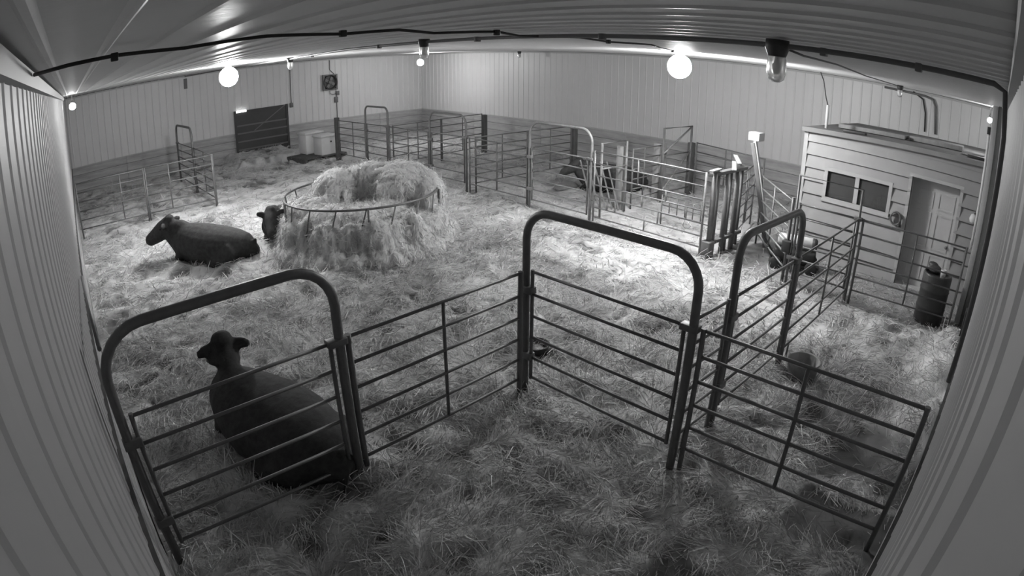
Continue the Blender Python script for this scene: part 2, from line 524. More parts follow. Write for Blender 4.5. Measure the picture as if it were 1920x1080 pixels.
# near pen, left run
bow_gate('bow-topped steel gate against the left wall in front of the lying cow', (0.13, 4.03), (2.05, 4.10), 2.22, 0.36, 0.042)
panel('six-rail steel panel between the left wall gate and the near corner post', (2.14, 4.12), (4.19, 4.23), pr=0.03)
# near pen, right run
bow_gate('large bow-topped steel gate in the middle foreground', (4.31, 4.27), (4.40, 2.29), 2.20, 0.30, 0.042)
panel('six-rail steel panel running from the middle gate to the right wall', (4.43, 2.20), (4.56, 0.14), stiles=(0.48,), r=0.018, pr=0.026)
# lane fence towards the office
panel('short steel panel joining the middle gate to the lane gate', (4.50, 2.37), (5.19, 2.36), stiles=(), feet=(0.3,))
bow_gate('bow-topped steel gate standing in the lane fence on the right', (5.28, 2.36), (7.08, 2.36), 2.18, 0.24, 0.042)
panel('six-rail steel panel of the lane fence ending before the office window', (7.17, 2.36), (10.12, 2.37), stiles=(0.5,), feet=(0.07,))
# fence in front of the office
bow_gate('tall square-topped steel gate in front of the office window', (10.17, 3.56), (10.20, 2.37), 2.05, 0.02, 0.026, square=True, inset=0.06, group=None)
panel('six-rail steel panel in front of the office door and drum', (10.22, 2.29), (10.42, 0.36), stiles=(0.52,), r=0.015)
# back line of pens
panel('steel panel at the far left end of the back pen line by the white tubs', (10.10, 20.36), (10.10, 18.28), stiles=(0.55,))
bow_gate('narrow bow-topped gate nearest the fan wall', (10.09, 18.2), (10.09, 16.7), 2.17, 0.2, 0.032)
panel('steel panel behind the hay feeder in the back pen line', (10.08, 16.6), (10.08, 14.4))
bow_gate('bow-topped gate directly right of the hay mound', (10.08, 14.32), (10.07, 12.6), 2.15, 0.28, 0.03)
panel('steel panel between the second and third bow gates of the back pens', (10.07, 12.46), (10.06, 10.24))
bow_gate('bow-topped gate before the black cow in the back pen', (10.06, 10.16), (10.05, 8.24), 2.19, 0.3, 0.034, m=M['pipel'])

# wide adjustable panel with staggered spacer bars
zs7 = (0.28, 0.50, 0.76, 1.00, 1.21, 1.47, 1.73)
t = panel('pale wide seven-rail panel with short staggered spacers right of the cow', (10.05, 8.14), (10.04, 5.40), zs7, (), m=M['pipel'])
L = 2.74
for s, a, b in ((0.22, 1, 2), (0.28, 3, 4), (0.42, 4, 6), (0.47, 2, 3), (0.5, 0, 1), (0.62, 1, 2), (0.68, 3, 4), (0.14, 1, 2), (0.86, 2, 3)):
    upright('spacer', s*L, zs7[a], zs7[b], 0.017, M['pipel'], t)

# cross fences of the back pens
panel('cross panel from the first bow gate back to the farthest dark post', (10.25, 16.66), (12.4, 17.0))
panel('far cross panel ending at the farthest dark post', (12.45, 17.0), (14.55, 17.36))
panel('cross panel starting behind the gate right of the hay', (10.25, 12.42), (12.2, 12.47))
panel('cross panel ending at the middle dark post near the far wall', (12.25, 12.47), (14.15, 12.53))
panel('faint cross panel left of the pale alley posts behind the cow', (12.0, 8.55), (13.3, 8.6), stiles=(0.4,))
panel('panel running along the far wall behind the alley frame', (14.85, 8.4), (14.3, 6.05), (0.55, 0.80, 1.05, 1.30, 1.55), (0.45,))
panel('panel behind the squeeze posts leading to the leaning plank', (11.65, 5.42), (13.3, 5.84), stiles=(0.45, 0.55))
panel('pale slanting panel leading from the leaning plank to the square gate', (11.9, 5.02), (10.27, 3.68), m=M['pipel'], stiles=(0.45,))
# low panel with close uprights inside the alley
t = panel('low panel with close upright bars inside the back alley', (11.5, 7.3), (11.5, 5.9), (0.30, 0.50, 0.72), (0.15, 0.3, 0.45, 0.6, 0.75, 0.9), r=0.013, pr=0.018)
# dark wooden posts where the cross fences end
def wood_post(label, x, y, z1, w=0.17, m=None):
    t = MB().box((-w/2, -w/2, -0.05), (w/2, w/2, z1), 0.012).build('wooden_post', m or M['darkw'], None, (x, y, 0))
    return tag(t, label, 'post')
wood_post('farthest thick dark post near the far corner', 14.72, 17.42, 1.5)
wood_post('middle thick dark post near the far right wall', 14.32, 12.55, 1.5)
wood_post('dark post under the right leg of the braced frame', 14.92, 8.62, 1.52)
wood_post('dark post at the left end of the back pen line by white tubs', 10.10, 20.50, 1.66, 0.16)
wood_post('pale broad post beneath the left leg of the braced frame', 13.45, 8.72, 1.58, 0.26, M['postw'])
wood_post('pale upright board standing right of the slatted rack', 11.86, 8.78, 1.62, 0.2, M['postw'])

# tall frame with diagonal brace
t = thing('braced_frame', 'tall square frame with a diagonal brace near the far wall', 'gate', (13.24, 8.48, 0))
MB().tube([(0,0,0.02), (0,0,2.02), (1.4,0,2.02), (1.4,0,0.02)], 0.035, 8).build('square_frame', M['pipe'], t)
MB().tube([(0.02,0,1.35), (1.38,0,2.0)], 0.025, 8).build('diagonal_brace', M['pipel'], t)
MB().tube([(0.02,0,0.35), (1.38,0,1.35)], 0.025, 8).build('diagonal_brace', M['pipel'], t)
for z in (0.3, 0.75, 1.3): link('rail', tube_mesh('rail', 1.34, 0.018, M['pipe']), t, (0.03, 0, z))

# small frame and slatted rack by the black cow
t = thing('alley_frame', 'small pale pipe frame rising behind the back bow gate', 'frame', (10.75, 8.52, 0))
MB().tube([(0,0,0.05), (0,0,1.80), (0.95,0,1.80), (0.95,0,0.05)], 0.028, 8).build('pipe_frame', M['pipel'], t)
link('rail', tube_mesh('rail', 0.92, 0.02, M['pipel']), t, (0.02, 0, 1.2))
t = thing('slatted_rack', 'pale rack of slanting slats in front of the black cow', 'rack', (11.2, 9.28, 0), -0.9)
for k in range(5):
    MB().box((0.0, -0.012, 0.0), (0.035, 0.012, 1.25)).build('slat', M['pipel'], t, (0.12+0.16*k, 0, 0.04)).rotation_euler = (0, -0.28, 0)
link('rail', tube_mesh('rail', 0.95, 0.018, M['pipel']), t, (0.0, 0.03, 0.25))
link('rail', tube_mesh('rail', 0.95, 0.018, M['pipel']), t, (-0.22, 0.03, 1.1))

# squeeze posts at the end of the back line
t = thing('squeeze_chute', 'cluster of thick upright pipes at the right end of the back pens', 'cattle chute', (10.16, 5.28, 0))
for k, (x, y, r, z1) in enumerate(((0,0,0.055,1.78), (0.20,0.03,0.045,1.75), (0.55,0.0,0.05,1.68), (0.80,0.06,0.045,1.72), (1.05,0.02,0.06,1.74), (1.35,0.08,0.05,1.76))):
    upright('upright_pipe', x, 0.02, z1, r, M['pipe'] if k % 2 == 0 else M['conduit'], t, y)
for z in (0.35, 1.72):
    MB().box((-0.05, -0.03, z-0.04), (1.42, 0.10, z+0.03), 0.01).build('cross_bar', M['pipe'], t)
MB().box((-0.14, -0.10, 0.02), (0.08, 0.10, 0.42), 0.02).build('foot_box', M['pipe'], t)
for k, (x, y, z, a) in enumerate(((10.15, 5.27, 1.80, 0.1), (11.0, 5.30, 1.80, 0.5), (11.25, 5.36, 1.90, 0.7))):
    o = MB().box((-0.22, -0.045, -0.015), (0.22, 0.045, 0.02), 0.006).build('board_offcut', M['postw'], None, (x, y, z))
    o.rotation_euler = (0, -0.25 if k else 0, a)
    tag(o, ('pale offcut lying flat on the left end of the squeeze pipes', 'pale offcut resting on the middle of the squeeze pipes', 'pale offcut lying topmost on the squeeze pipes')[k], 'board', 'offcuts on the squeeze pipes')
t = thing('leaning_plank', 'pale plank leaning upright with a white box on its top', 'plank', (12.0, 4.74, 0))
o = MB().box((-0.10, -0.03, 0.0), (0.10, 0.03, 2.34), 0.006).build('plank', M['trim'], t); o.rotation_euler = (-0.235, 0, 0.3)
o = MB().box((-0.02, -0.045, 0.0), (0.03, 0.045, 2.3), 0.006).build('edge_strip', M['conduit'], t, (-0.11, 0.02, 0)); o.rotation_euler = (-0.235, 0, 0.3)
MB().box((-0.15, -0.13, -0.09), (0.15, 0.13, 0.09), 0.015).build('white_box', M['white'], t, (-0.02, 0.56, 2.36))

# left rear pen
panel('steel panel from the left wall towards the rear pen corner', (0.12, 16.98), (2.15, 16.81), stiles=(0.65,))
panel('steel panel ending at the rear pen corner post', (2.2, 16.8), (4.18, 16.62), stiles=(0.35,))
panel('short steel panel running back from the rear pen corner', (4.22, 16.72), (4.20, 19.2), stiles=(0.45,), pr=0.035)
bow_gate('narrow bow-topped gate in the rear left pen beside the dark door', (4.20, 19.3), (4.18, 22.0), 2.2, 0.3, 0.038)
tag(MB().tube([(0.14, 4.16, 2.06), (0.10, 5.9, 1.84), (0.05, 7.75, 1.6)], 0.018, 8).build('brace_pipe', M['pipe']), 'thin dark brace pipe from the left gate to the left wall', 'pipe')

# ------------------------------------------------------------------ hay feeder
RC = (5.71, 10.50); RR = 1.565; RZ = 1.15
t = thing('ring_feeder', 'round steel ring feeder standing around the heap of hay', 'hay feeder', (RC[0], RC[1], 0))
def ring(z, rad, r, n=56):
    vs, fs = [], []
    for i in range(n):
        a = 2*PI*i/n
        for k in range(8):
            b = 2*PI*k/8
            vs.append(((rad+r*math.cos(b))*math.cos(a), (rad+r*math.cos(b))*math.sin(a), z+r*math.sin(b)))
    for i in range(n):
        for k in range(8):
            fs.append((i*8+k, ((i+1) % n)*8+k, ((i+1) % n)*8+(k+1) % 8, i*8+(k+1) % 8))
    return MB().add(vs, fs, True)
ring(RZ, RR, 0.022).build('top_ring', M['pipe'], t)
ring(0.55, RR, 0.022).build('lower_ring', M['pipe'], t)
ring(0.06, RR, 0.022).build('base_ring', M['pipe'], t)
bar = MB().tube([(RR, 0, RZ), (RR*math.cos(-0.12), RR*math.sin(-0.12), 0.55)], 0.015, 8).mesh('slant_bar'); bar.materials.append(M['pipe'])
leg = MB().tube([(RR+0.03, 0, RZ), (RR+0.03, 0, 0.02)], 0.02, 8).mesh('leg'); leg.materials.append(M['pipe'])
for k in range(18): link('slant_bar', bar, t, None, (0, 0, 2*PI*k/18+0.1))
for k in range(5): link('leg', leg, t, None, (0, 0, 2*PI*k/5-0.72))

def blob_mesh(name, ells, voxel, m, smooth=6):
    """union of ellipsoids and tapered capsules as one continuous skin"""
    mb = bmesh.new()
    for e in ells:
        if e[0] == 'e':
            _, c, r, rot = e
            g = bmesh.ops.create_icosphere(mb, subdivisions=3, radius=1.0)
            mx = Matrix.Translation(c) @ (rot.to_4x4() if rot else Matrix()) @ Matrix.Diagonal((r[0], r[1], r[2], 1))
            bmesh.ops.transform(mb, matrix=mx, verts=g['verts'])
        else:
            # chain of (x,y,z,ry,rz): lofted rings with rounded ends
            _, ch, n = e
            pts = [Vector(q[:3]) for q in ch]
            rows = []
            up = Vector((0, 0, 1))
            P2 = [(pts[0]-(pts[1]-pts[0]).normalized()*min(ch[0][3:5])*0.7, 0.45, ch[0])] + [(pts[i], 1.0, ch[i]) for i in range(len(ch))] + [(pts[-1]+(pts[-1]-pts[-2]).normalized()*min(ch[-1][3:5])*0.7, 0.45, ch[-1])]
            for i, (q, s, c) in enumerate(P2):
                d = (P2[min(i+1, len(P2)-1)][0]-P2[max(i-1, 0)][0]).normalized()
                u0 = up if abs(d.z) < 0.95 else Vector((1, 0, 0))
                a = d.cross(u0).normalized(); b = a.cross(d).normalized()
                rows.append([mb.verts.new(q + a*math.cos(2*PI*k/n)*c[3]*s + b*math.sin(2*PI*k/n)*c[4]*s) for k in range(n)])
            for i in range(len(rows)-1):
                for k in range(n):
                    mb.faces.new((rows[i][k], rows[i][(k+1) % n], rows[i+1][(k+1) % n], rows[i+1][k]))
            mb.faces.new(rows[0][::-1]); mb.faces.new(rows[-1])
    bmesh.ops.recalc_face_normals(mb, faces=mb.faces[:])
    me = bpy.data.meshes.new(name + '_raw')
    mb.to_mesh(me); mb.free()
    o = bpy.data.objects.new(name + '_raw', me); C.objects.link(o)
    md = o.modifiers.new('r', 'REMESH'); md.mode = 'VOXEL'; md.voxel_size = voxel
    if smooth:
        ms = o.modifiers.new('s', 'SMOOTH'); ms.factor = 0.5; ms.iterations = smooth
    dg = bpy.context.evaluated_depsgraph_get()
    out = bpy.data.meshes.new_from_object(o.evaluated_get(dg))
    bpy.data.objects.remove(o)
    bpy.data.meshes.remove(me)
    out.name = name
    out.materials.clear(); out.materials.append(m)
    out.polygons.foreach_set('use_smooth', np.ones(len(out.polygons), bool))
    return out

# hay heap: skirt spilling out of the ring, hollow eaten in front, tall rest behind
cx, cy = RC
vdir = Vector((cx-0.255, cy-0.07, 0)).normalized()      # away from the near corner
rdir = Vector((vdir.y, -vdir.x, 0))
def hp(r, v, z): q = rdir*r + vdir*v; return (q.x, q.y, z)
Rh = Matrix((rdir, vdir, Vector((0, 0, 1)))).transposed()
ells = [('e', hp(0, -0.10, 0.22), (1.68, 1.70, 0.60), Rh), ('e', hp(0, 0, 0.5), (1.52, 1.50, 0.52), Rh)]
for k in range(13):
    a = PI*(0.90+1.08*k/12)
    q1, q2, q3 = RNG.uniform(0.8, 1.25), RNG.uniform(0.85, 1.12), RNG.uniform(-0.1, 0.1)
    ells.append(('e', hp((1.46+q3*0.6)*math.cos(a+q3), (1.46+q3*0.6)*math.sin(a+q3), 0.42), (0.34*q1, 0.30*q1, 0.50*q2), Rh))
    ells.append(('e', hp(1.60*math.cos(a+.1), 1.72*math.sin(a+.1), 0.12), (0.42*q2, 0.38*q1, 0.32*q1), Rh))
ells += [('e', hp(-0.42, 0.30, 1.14), (0.58, 0.50, 0.42), Rh), ('e', hp(0.18, 0.42, 1.22), (0.75, 0.48, 0.40), Rh),
         ('e', hp(0.86, 0.25, 1.14), (0.70, 0.62, 0.50), Rh), ('e', hp(1.34, 0.10, 1.02), (0.42, 0.60, 0.46), Rh),
         ('e', hp(-1.0, -0.1, 0.85), (0.55, 0.7, 0.30), Rh), ('e', hp(-0.3, -0.85, 0.86), (0.8, 0.5, 0.22), Rh)]
hay_me = blob_mesh('hay_heap', ells, 0.05, M['hay'], 3)
nv = len(hay_me.vertices)
co = np.empty(nv*3, np.float32); hay_me.vertices.foreach_get('co', co); co = co.reshape(-1, 3)
no = np.empty(nv*3, np.float32); hay_me.vertices.foreach_get('normal', no); no = no.reshape(-1, 3)
az = np.arctan2(co[:, 1], co[:, 0])
wx = az*1.6 + co[:, 0]*0.3
d1 = fbm(wx*2.2, co[:, 2]*0.9+co[:, 1]*0.5, 1.3, 4, 51)
d2 = fbm(wx*6.0+co[:, 0]*2, co[:, 2]*1.6+co[:, 1]*2, 1.6, 3, 61)
# hollow eaten into the middle of the heap
q = co - np.array(hp(-0.05, -0.25, 1.22)); qr = q@np.array(rdir); qv = q@np.array(vdir)
dent = np.exp(-((qr/0.30)**2+(qv/0.45)**2+(q[:, 2]/0.36)**2))
co2 = co + no*(0.10*d1+0.05*d2)[:, None] + np.array(vdir)*(0.30*dent)[:, None] - np.array((0, 0, 1))*(0.16*dent)[:, None]
hay_me.vertices.foreach_set('co', co2.astype(np.float32).ravel())
at = hay_me.attributes.new('tone', 'FLOAT', 'POINT')
at.data.foreach_set('value', np.clip(0.66+0.30*d1+0.34*d2, 0.05, 1).astype(np.float32))
hay_me.update()
hay = link('hay_heap', hay_me, None, (cx, cy, 0))
hay['kind'] = 'stuff'
tag(hay, 'big pale heap of loose hay filling and spilling over the ring feeder', 'hay')
# stalks hanging on the heap
tri = np.array([p.vertices[:3] for p in hay_me.polygons], np.int64)
cen = co2[tri].mean(1)
nrm = np.cross(co2[tri[:, 1]]-co2[tri[:, 0]], co2[tri[:, 2]]-co2[tri[:, 0]])
ar = np.linalg.norm(nrm, axis=1); nrm /= ar[:, None]+1e-9
n = 24000
pick = RNG.choice(len(tri), n, p=ar/ar.sum())
w3 = RNG.dirichlet((1, 1, 1), n)
pos = (co2[tri[pick]]*w3[:, :, None]).sum(1)
nn = nrm[pick]
rv = RNG.normal(0, 1, (n, 3)); rv[:, 2] -= 1.1
tg = rv - nn*(rv*nn).sum(1)[:, None]; tg /= np.linalg.norm(tg, axis=1)[:, None]+1e-9
dd = tg + nn*RNG.uniform(0.02, 0.35, n)[:, None]; dd /= np.linalg.norm(dd, axis=1)[:, None]
v, f, tn = strands(pos + np.array((cx, cy, 0)), dd, RNG.uniform(0.06, 0.24, n), RNG.uniform(0.004, 0.010, n), RNG.normal(0, 0.1, n), np.clip(0.55+RNG.normal(0, 0.2, n)+0.25*fbm(pos[:, 0]*3, pos[:, 2]*3+pos[:, 1], 1.5, 3, 71), 0.02, 1))
hs_o = link('hay_wisps', obj_mesh_np('hay_wisps', v, f, M['haystalk'], True, tn))
hs_o['kind'] = 'stuff'
tag(hs_o, 'wisps of hay hanging from the heap in the feeder', 'hay')

# ------------------------------------------------------------------ cattle
def cow(label, loc, rz, s=1.0, head=None, neck=None, look=0.0, mirror=1, wide=1.0, hs=1.0, pitch=0.6, droop=0.0, group='black cattle lying in the straw', tags=()):
    t = thing('cow', label, 'cow', loc, rz, group)
    # head position, and muzzle direction (yaw look, pitch down)
    hx, hy, hz = head or (1.22, 0.0, 1.06)
    fd = Vector((math.cos(look)*0.80, math.sin(look)*0.80, -pitch)).normalized()
    sd = Vector((-math.sin(look), math.cos(look), 0))
    H0 = Vector((hx, hy, hz))
    def hd(a, b, c=0.0): return H0 + (fd*a + sd*b + Vector((0, 0, 1))*c)*hs
    E = [('c', [(-0.98, 0, 0.38, 0.20, 0.20), (-0.84, 0, 0.41, 0.33, 0.31), (-0.60, 0, 0.45, 0.42, 0.36), (-0.30, 0.02*mirror, 0.47, 0.48, 0.41), (0.05, 0.02*mirror, 0.49, 0.50, 0.44), (0.38, 0, 0.53, 0.42, 0.43), (0.62, 0, 0.57, 0.34, 0.39), (0.82, 0, 0.58, 0.25, 0.32)], 20),
         ('c', [(0.58, 0, 0.66, 0.22, 0.32), (0.80, hy*0.35, 0.69+0.1*(hz-0.8), 0.22, 0.37), (hx*0.55+0.40, hy*0.7, hz*0.6+0.29, 0.18, 0.265), (hx, hy, hz-0.02, 0.145, 0.175)], 14),
         ('c', [tuple(hd(-0.05, 0, 0.02))+(0.135*hs, 0.155*hs), tuple(hd(0.12, 0))+(0.145*hs, 0.165*hs), tuple(hd(0.32, 0, -0.01))+(0.115*hs, 0.135*hs), tuple(hd(0.50, 0, -0.01))+(0.10*hs, 0.105*hs)], 14),
         ('e', hd(-0.06, 0, 0.11), (0.11, 0.12, 0.09), None)]
    for sg in (-1, 1):
        e0, e1 = hd(0.0, sg*0.12, 0.05), hd(-0.08, sg*0.31, 0.03-droop)
        E.append(('c', [tuple(e0)+(0.045, 0.05), tuple((e0+e1)/2)+(0.04, 0.085), tuple(e1)+(0.025, 0.05)], 10))
        E.append(('c', [(0.60, sg*0.20, 0.44, 0.14, 0.16), (0.76, sg*0.20, 0.24, 0.10, 0.11), (0.86, sg*0.20, 0.13, 0.075, 0.08)], 10))
        E.append(('c', [(0.86, sg*0.20, 0.11, 0.065, 0.065), (0.70, sg*0.22, 0.08, 0.05, 0.05), (0.55, sg*0.28, 0.07, 0.05, 0.045)], 10))
        o = 0.06 if sg == mirror else 0.0
        E.append(('c', [(-0.66, sg*0.26, 0.42, 0.22, 0.26), (-0.42, sg*(0.34+o), 0.30, 0.16, 0.20), (-0.20, sg*(0.40+o), 0.20, 0.10, 0.11)], 12))
        E.append(('c', [(-0.20, sg*(0.40+o), 0.15, 0.09, 0.09), (-0.50, sg*(0.42+o), 0.10, 0.065, 0.06), (-0.72, sg*(0.40+o), 0.08, 0.055, 0.05)], 10))
        E.append(('c', [(-0.72, sg*(0.40+o), 0.07, 0.05, 0.045), (-0.45, sg*(0.48+o), 0.06, 0.05, 0.045)], 10))
    E.append(('c', [(-1.08, 0.02, 0.60, 0.05, 0.05), (-1.15, 0.05, 0.42, 0.03, 0.03), (-1.12, 0.10, 0.20, 0.028, 0.028), (-1.06, 0.16, 0.06, 0.035, 0.03)], 8))
    me = blob_mesh('body', E, 0.028, M['cow'], 5)
    link('body', me, t).scale = (s, s*wide, s)
    for sg in (-1, 1):
        c = hd(0.10, sg*0.138, 0.04)*s
        MB().lathe([(0.0005, -0.018), (0.013, -0.013), (0.018, 0), (0.013, 0.013), (0.0005, 0.018)], tuple(c), 10).build('eye', M['eye'], t)
    e = hd(0.535, 0, -0.02)*s
    MB().lathe([(0.0005, -0.05), (0.045, -0.035), (0.062, 0), (0.045, 0.035), (0.0005, 0.05)], tuple(e), 12).build('muzzle', M['cowskin'], t)
    for sg in tags:
        c = hd(-0.02, sg*0.24, -0.03)*s
        g = MB().box((-0.03, -0.03, -0.045), (0.03, 0.03, 0.045), 0.012).build('ear_tag', M['tag'], t, tuple(c))
        g['label'] = 'pale ear tag'
    return t
def z_at(x, y): return float(bed_h(np.array([x]), np.array([y]))[0])
cow('black cow lying in profile facing the left wall, left of the hay', (2.80, 11.82, -0.10), math.atan2(0.70, -0.70), 1.0, head=(1.06, 0.0, 0.90), look=0.05, hs=1.25, pitch=0.40)
cow('black cow with an ear tag tucked behind the left side of the hay feeder', (4.85, 12.10, -0.06), math.atan2(-0.43, -0.90), 0.95, head=(0.98, 0.22, 0.86), look=0.75, tags=(1,))
cow('black cow lying behind the near left gate with its back to us', (1.60, 5.06, -0.08), math.atan2(0.93, -0.30), 0.95, head=(0.86, -0.08, 1.10), look=-0.5, mirror=-1, wide=1.12, droop=0.08, hs=0.92)
cow('black cow lying in the far back pen behind the slatted rack', (13.20, 10.10, -0.06), math.atan2(0.5, -0.86), 0.95, head=(1.08, 0.0, 0.92), look=0.1, pitch=0.35)

# ------------------------------------------------------------------ lamps, cables
def jar_lamp(label, x, y, state, s=1.0, z=H, group=None):
    t = thing('jar_lamp', label, 'lamp', (x, y, z), 0, group)
    MB().lathe([(0.001, 0.0), (0.075*s, 0.0), (0.078*s, -0.05*s), (0.062*s, -0.09*s), (0.055*s, -0.105*s), (0.001, -0.105*s)]).build('lamp_base', M['dark'], t)
    if state == 'lit':
        MB().lathe([(0.225*s*math.sin(q), (-0.265+0.225*math.cos(q))*s) for q in np.linspace(0.3, PI-0.01, 13)], n=24).build('lit_globe', M['lit_l' if x < 6 else 'lit_r'], t)
    else:
        MB().lathe([(0.052*s, -0.095*s), (0.060*s, -0.12*s), (0.062*s, -0.20*s), (0.050*s, -0.245*s), (0.025*s, -0.262*s), (0.001, -0.265*s)]).build('glass_jar', M['glass'], t)
        MB().lathe([(0.012*s, -0.10*s), (0.018*s, -0.12*s), (0.036*s, -0.155*s), (0.036*s, -0.185*s), (0.020*s, -0.215*s), (0.001, -0.222*s)]).build('bulb', M['white'], t)
    return t
jar_lamp('lit lamp glaring below the ceiling at the upper left', 4.0, 13.5, 'lit', 1.0)
jar_lamp('lit lamp glaring below the ceiling right of the middle', 9.75, 5.95, 'lit', 1.0)
jar_lamp('unlit jar lamp hanging left of centre on the ceiling conduit', 4.00, 5.58, 'off', 0.85)
jar_lamp('unlit jar lamp hanging nearest the camera at the upper right', 3.70, 1.50, 'off', 1.0)
jar_lamp('unlit jar lamp beside the left glaring lamp', 5.10, 12.36, 'off')
jar_lamp('small unlit jar lamp at the far right wall top', 16.35, 17.25, 'off')
jar_lamp('small unlit jar lamp above the office roof', 13.72, 2.56, 'off')
def dim_bulb(label, x, y, z, r, k):
    t = thing('dim_bulb', label, 'lamp', (x, y, z))
    MB().lathe([(0.001, 0.05+r), (0.03, 0.05+r), (0.03, r*0.8), (0.001, r*0.8)], n=10).build('bulb_base', M['dark'], t)
    MB().lathe([(r*math.sin(a)+0.0005, r*math.cos(a)) for a in np.linspace(0, PI, 9)], n=14).build('lit_globe', M['dim_%d' % k], t)
    MB().tube([(0, 0, r+0.04), (0, 0, H-z)], 0.012, 6).build('stem', M['conduit'], t)
dim_bulb('small dim bulb close to the left wall under the ceiling', 0.30, 17.0, 3.64, 0.10, 0)
dim_bulb('small dim bulb near the far corner of the barn', 14.17, 20.84, 3.55, 0.14, 1)
dim_bulb('tiny dim bulb beside the right wall column', 14.45, 0.40, 3.64, 0.06, 2)

def wire(name, label, pts, r, m, cat='cable', n=6, sag=True):
    return tag(MB().tube(pts, r, n).build(name, m), label, cat)
zc = H-0.015
cab = [(0.06, 3.30), (0.26, 2.98), (0.50, 3.12), (0.9, 3.28), (1.35, 3.20), (1.9, 3.36), (2.25, 3.28), (2.7, 3.55), (3.15, 3.40), (3.7, 3.75), (4.3, 3.62), (5.0, 3.85), (5.65, 3.78), (6.4, 4.15), (7.6, 4.75), (9.65, 5.88)]
rnd = random.Random(3)
wire('ceiling_cable', 'sagging black cable stapled across the ceiling to the right lit lamp', [(x, y, zc-0.012-0.010*(i % 2)) for i, (x, y) in enumerate(cab)], 0.011, M['cable'])
for i, (x, y) in enumerate(cab[2::3]):
    tag(MB().box((-0.02, -0.02, -0.03), (0.02, 0.02, 0.012), 0.005).build('cable_clip', M['cable'], None, (x, y, zc-0.01)), ('black cable clip nearest the left wall', 'second black cable clip from the left wall', 'black cable clip above the central jar lamp', 'black cable clip in the middle of the ceiling', 'black cable clip nearest the right lit lamp')[i], 'clip', 'clips along the ceiling cable')
con = [(5.2, 24.7), (5.1, 12.4), (4.04, 7.6), (4.0, 5.6), (3.92, 4.2), (3.85, 2.9), (3.74, 1.65), (3.70, 1.5), (3.69, 1.04), (3.68, 0.5), (3.7, 0.14)]
wire('ceiling_conduit', 'long grey conduit running along the ceiling between the lamps', [(x, y, zc-0.02) for x, y in con] + [(3.71, 0.07, zc-0.05), (3.71, 0.055, zc-0.3), (3.71, 0.055, 2.2)], 0.017, M['conduit'], 'conduit', 8)
STRAPS = ('farthest small strap on the ceiling conduit, towards the left lamp', 'conduit strap just left of the central jar lamp', 'conduit strap just right of the central jar lamp', 'conduit strap at the top middle of the ceiling', 'conduit strap right of the nearest jar lamp', 'conduit strap nearest the right wall bend')
for i, (x, y) in enumerate(((4.6, 10.0), (4.02, 6.6), (3.95, 4.6), (3.86, 3.0), (3.72, 1.2), (3.69, 0.6))):
    tag(MB().box((-0.03, -0.02, -0.035), (0.03, 0.02, 0.015), 0.006).build('conduit_strap', M['conduit'], None, (x, y, zc-0.015)), STRAPS[i], 'strap', 'straps along the ceiling conduit')
wire('lamp_cable', 'thin dark cable branching from the nearest jar lamp towards the office', [(3.78, 1.55, zc-0.01), (4.6, 1.65, zc-0.03), (6.0, 1.8, zc-0.015), (8.5, 2.1, zc-0.03), (13.6, 2.55, zc-0.012)], 0.009, M['cable'])

# ------------------------------------------------------------------ far-left wall fittings
t = thing('exhaust_fan', 'square exhaust fan with a round shroud high on the far left wall', 'fan', (11.92, LY-0.02, 2.88))
b = MB()
for a, c in (((-0.36, -0.12, -0.36), (-0.28, 0.0, 0.36)), ((0.28, -0.12, -0.36), (0.36, 0.0, 0.36)), ((-0.28, -0.12, 0.30), (0.28, 0.0, 0.36)), ((-0.28, -0.12, -0.36), (0.28, 0.0, -0.30))): b.box(a, c)
b.build('housing', M['conduit'], t)
def yl(prof, n=24):
    mb = MB().lathe(prof, n=n); mb.v = [(x, -z, y) for x, y, z in mb.v]; return mb
yl([(0.27, 0.0), (0.32, 0.02), (0.34, 0.16), (0.31, 0.16), (0.29, 0.04), (0.27, 0.0)]).build('shroud', M['dark'], t)
MB().box((-0.28, -0.02, -0.30), (0.28, -0.005, 0.30)).build('back_shutter', M['dark'], t)
yl([(0.001, 0.14), (0.09, 0.14), (0.10, 0.04), (0.001, 0.03)], 14).build('motor', M['grey'], t)
for k in range(4):
    o = MB().box((0.06, -0.004, -0.06), (0.26, 0.004, 0.07)).build('blade', M['grey'], t, (0, -0.06, 0)); o.rotation_euler = (0.0, k*PI/2+0.5, 0)
def wall_box(name, label, x, z, w, h, d=0.09, cat='outlet box'):
    return tag(MB().box((x-w/2, LY-d, z-h/2), (x+w/2, LY+0.0, z+h/2), 0.01).build(name, M['conduit']), label, cat)
wall_box('outlet_box', 'upper grey outlet box below the exhaust fan', 12.30, 2.35, 0.16, 0.2)
wall_box('outlet_box', 'lower grey outlet box below the exhaust fan', 12.22, 2.05, 0.16, 0.26)
wire('fan_conduit', 'thin conduit dropping past the exhaust fan to the pen post', [(11.95, LY-0.03, H-0.05), (11.95, LY-0.03, 3.45), (12.15, LY-0.03, 3.25), (12.25, LY-0.03, 2.4), (12.25, LY-0.03, 1.2), (12.3, LY-0.06, 0.6)], 0.018, M['conduit'], 'conduit')
wire('looped_cable', 'short looped cable under the exhaust fan', [(11.9, LY-0.06, 2.5), (11.92, LY-0.06, 2.36), (12.05, LY-0.05, 2.30), (12.25, LY-0.05, 2.33)], 0.016, M['conduit'], 'cable')
wire('drop_cord', 'straight cord hanging by the dark door', [(10.0, LY-0.04, H-0.05), (10.0, LY-0.04, 2.15)], 0.018, M['conduit'], 'cord')
wall_box('switch_box', 'small grey switch box at the end of the hanging cord', 10.0, 2.05, 0.14, 0.2, cat='switch box')
wall_box('wall_bracket', 'small dark bracket near the top of the far left wall', 5.25, 3.62, 0.14, 0.42, 0.06, 'bracket')

